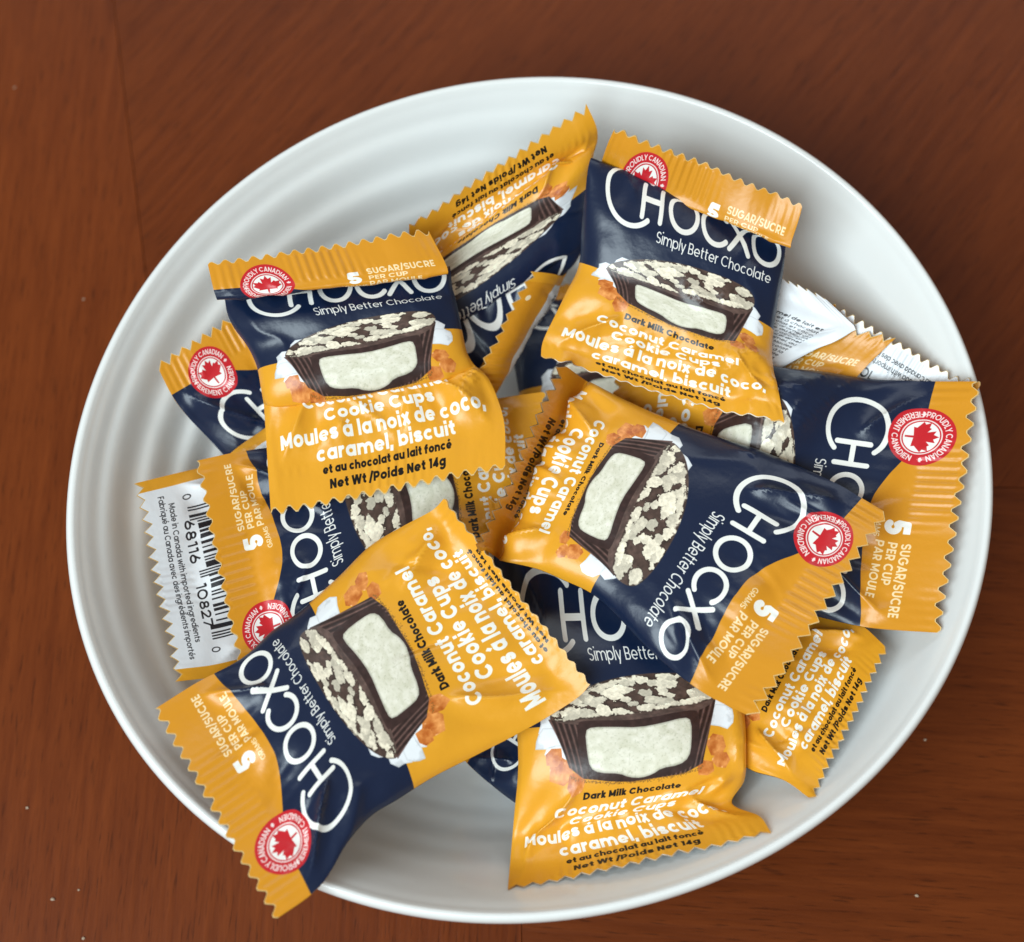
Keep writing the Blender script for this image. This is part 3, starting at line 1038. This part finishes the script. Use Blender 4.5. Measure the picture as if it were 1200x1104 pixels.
wrapper(9, [(0, (286, 812, .050), (227, 541, .053)), (.12, (333, 796, .047), (272, 531, .050)), (.3, (398, 772, .044), (338, 520, .045)), (.5, (475, 725, .041), (435, 495, .042)), (.7, (565, 705, .039), (525, 475, .039)), (.88, (640, 690, .036), (600, 465, .036)), (1, (680, 682, .036), (640, 460, .036))],
        'sideways wrapper between the upper left and lower left chocolates, half covered by both')
wrapper(11, [(0, (970, 745, .018), (800, 650, .018)), (.12, (990, 715, .02), (820, 620, .02)), (.5, (1045, 620, .034), (870, 530, .030)), (.8, (1100, 530, .046), (925, 430, .044)), (.88, (1120, 498, .049), (944, 396, .048)), (1, (1147, 455, .054), (972, 350, .054))],
        'face down wrapper with white printed end seal resting against the upper right bowl wall', 'back', .0042)
wrapper(14, [(0, (800, 350, .045), (1044, 408, .048)), (.12, (762, 384, .044), (1006, 443, .047)), (.3, (745, 420, .040), (965, 500, .04)), (.5, (730, 470, .034), (935, 560, .034)), (.88, (700, 560, .026), (890, 660, .026)), (1, (690, 590, .026), (880, 690, .026))],
        'wrapper showing only an orange and navy corner, right of the upper right chocolate', H=.004)
wrapper(13, [(0, (800, 272, .054), (962, 346, .056)), (.085, (793, 296, .053), (998, 379, .0555)), (.10, (790, 300, .053), (1004, 385, .055)), (.115, (789, 304, .053), (998, 389, .0548)), (.3, (775, 345, .050), (955, 410, .052)), (.5, (765, 390, .047), (906, 437, .050)), (.88, (745, 450, .042), (850, 480, .044)), (1, (740, 470, .04), (830, 490, .042))],
        'face down wrapper showing dense black small print beside the upper right chocolate', 'plain back', .0015)
wrapper(8, [(0, (740, 800, .016), (830, 620, .016)), (.12, (762, 815, .018), (852, 634, .018)), (.3, (800, 842, .024), (885, 655, .024)), (.5, (840, 872, .033), (930, 685, .033)), (.72, (882, 903, .042), (975, 715, .040)), (.86, (918, 914, .046), (1010, 733, .044)), (1, (953, 941, .050), (1041, 761, .050))],
        'wrapper at the lower right wall, only its yellow text end in view', H=.0062)
wrapper(7, [(0, (1151, 447, .063), (1104, 742, .052)), (.12, (1086, 447, .055), (1030, 737, .050)), (.3, (1000, 445, .050), (955, 722, .046)), (.5, (915, 443, .046), (880, 705, .042)), (.7, (835, 442, .040), (800, 690, .038)), (.88, (765, 440, .035), (730, 672, .033)), (1, (720, 440, .033), (690, 660, .031))],
        'navy sideways wrapper at the right wall, its orange end beside the rim')
wrapper(2, [(0, (622, 318, .055), (512, 523, .047)), (.09, (648, 321, .051), (540, 522, .043)), (.12, (657, 323, .048), (547, 520, .040)), (.16, (660, 323, .044), (542, 512, .037)), (.265, (684, 290, .046), (446, 436, .036)), (.355, (690, 266, .049), (446, 416, .038)), (.46, (690, 235, .053), (440, 384, .041)), (.60, (692, 200, .058), (448, 346, .045)), (.68, (695, 184, .060), (462, 322, .048)), (.88, (699, 158, .063), (480, 292, .054)), (.92, (698, 148, .066), (480, 284, .056)), (1, (686, 121, .070), (480, 263, .061))],
        'upside down wrapper leaning on the far wall between the two upper chocolates')
wrapper(6, [(0, (572, 592, .036), (832, 592, .036)), (.12, (577, 634, .038), (838, 630, .038)), (.3, (586, 754, .044), (850, 747, .043)), (.5, (604, 840, .044), (870, 828, .043)), (.64, (607, 905, .043), (873, 885, .043)), (.73, (603, 950, .040), (872, 915, .041)), (.82, (600, 985, .038), (858, 942, .042)), (.90, (597, 1018, .040), (888, 956, .048)), (1, (595, 1044, .045), (903, 978, .052))],
        'upright wrapper at the bottom of the heap, its yellow lower end curling up')
wrapper(1, [(0, (243, 308, .071), (500, 267, .068)), (.12, (252, 345, .070), (524, 314, .067)), (.165, (255, 351, .069), (525, 320, .066)), (.215, (260, 344, .061), (527, 312, .060)), (.255, (263, 349, .059), (528, 318, .058)), (.30, (266, 366, .058), (530, 336, .057)), (.357, (274, 384, .057), (533, 347, .056)), (.42, (288, 403, .0555), (537, 364, .055)), (.52, (301, 430, .0545), (542, 390, .054)), (.61, (306, 456, .054), (548, 415, .053)), (.66, (308, 467, .053), (553, 424, .0525)), (.70, (309, 473, .0515), (557, 430, .0512)), (.78, (311, 500, .051), (574, 448, .050)), (.88, (314, 548, .051), (590, 492, .050)), (1, (318, 607, .051), (592, 552, .050))],
        'upper left wrapper on top, nearly upright, its orange end folded over the name', folded=True)
wrapper(5, [(0, (320, 1080, .064), (178, 834, .060)), (.12, (372, 1042, .062), (232, 800, .058)), (.264, (409, 985, .0595), (288, 768, .0565)), (.36, (434, 957, .057), (318, 740, .055)), (.47, (464, 938, .0555), (349, 718, .054)), (.605, (512, 908, .054), (398, 675, .053)), (.705, (560, 884, .053), (434, 640, .053)), (.80, (614, 856, .053), (474, 616, .0545)), (.88, (668, 824, .054), (504, 600, .056)), (1, (694, 800, .056), (521, 583, .060))],
        'lower left wrapper on top, its orange end with red seal overhanging the bowl rim')
wrapper(4, [(0, (1041, 601, .064), (886, 842, .062)), (.12, (1002, 578, .060), (826, 812, .060)), (.3, (920, 540, .056), (768, 768, .055)), (.5, (814, 503, .054), (695, 697, .053)), (.605, (768, 485, .0535), (660, 680, .0525)), (.7, (735, 470, .053), (632, 668, .052)), (.84, (692, 448, .053), (588, 658, .051)), (.90, (688, 447, .047), (583, 657, .045)), (1, (656, 424, .066), (556, 650, .063))],
        'big sideways wrapper on top, right of center, full name and red seal in view')
wrapper(3, [(0, (722, 147, .078), (941, 238, .074)), (.06, (712, 169, .073), (936, 258, .072)), (.11, (704, 192, .066), (928, 282, .0705)), (.16, (699, 198, .064), (926, 291, .069)), (.20, (693, 186, .0685), (924, 286, .064)), (.235, (690, 193, .069), (921, 288, .062)), (.30, (686, 224, .067), (918, 317, .061)), (.40, (682, 264, .063), (912, 352, .059)), (.55, (678, 312, .059), (905, 400, .057)), (.68, (664, 342, .059), (905, 435, .056)), (.80, (648, 375, .058), (908, 462, .055)), (.88, (637, 398, .058), (912, 482, .055)), (1, (634, 418, .058), (917, 505, .055))],
        'upper right wrapper on top, tilted clockwise, its orange end bent over the name', folded=True)


# ------------------------------------------------------------------ dust on the table
CRUMB = plain('pale_crumb', (.55, .42, .30), .8)
rr = random.Random(9)
WHERE = ('highest of all, at the upper left', 'topmost of the lower left four',
         'largest one, low at the left edge', 'right of the largest one at lower left', 'lowest one, at the bottom edge',
         'just right of the bowl at its lower right', 'low at the right, farthest from the bowl', 'beside the upper left bowl rim')
for i, (x, y, r) in enumerate(((17, 103, .0004), (32, 947, .0005), (62, 1054, .0007), (92, 1043, .0004), (98, 1100, .0006), (1084, 867, .0005), (1074, 1050, .0006), (98, 351, .0004))):
    v, f = [], []
    for k in range(2):
        for j in range(6):
            a = j * math.pi / 3 + k * .5
            q = r * .7 * rr.uniform(.7, 1.3)
            v.append((q * math.cos(a), q * math.sin(a) * .8, r * (.1 + .55 * k)))
    v.append((0, 0, r * 1.0))
    for j in range(6):
        f.append((j, (j + 1) % 6, 6 + (j + 1) % 6, 6 + j))
        f.append((6 + j, 6 + (j + 1) % 6, 12))
    me = bpy.data.meshes.new('crumb')
    me.from_pydata(v, [], f)
    me.materials.append(CRUMB)
    o = link('crumb', me)
    o.location = at(x, y, 0.00002)
    tag(o, 'tiny pale crumb on the dark wood, ' + WHERE[i], 'crumb', 'crumbs on the table')
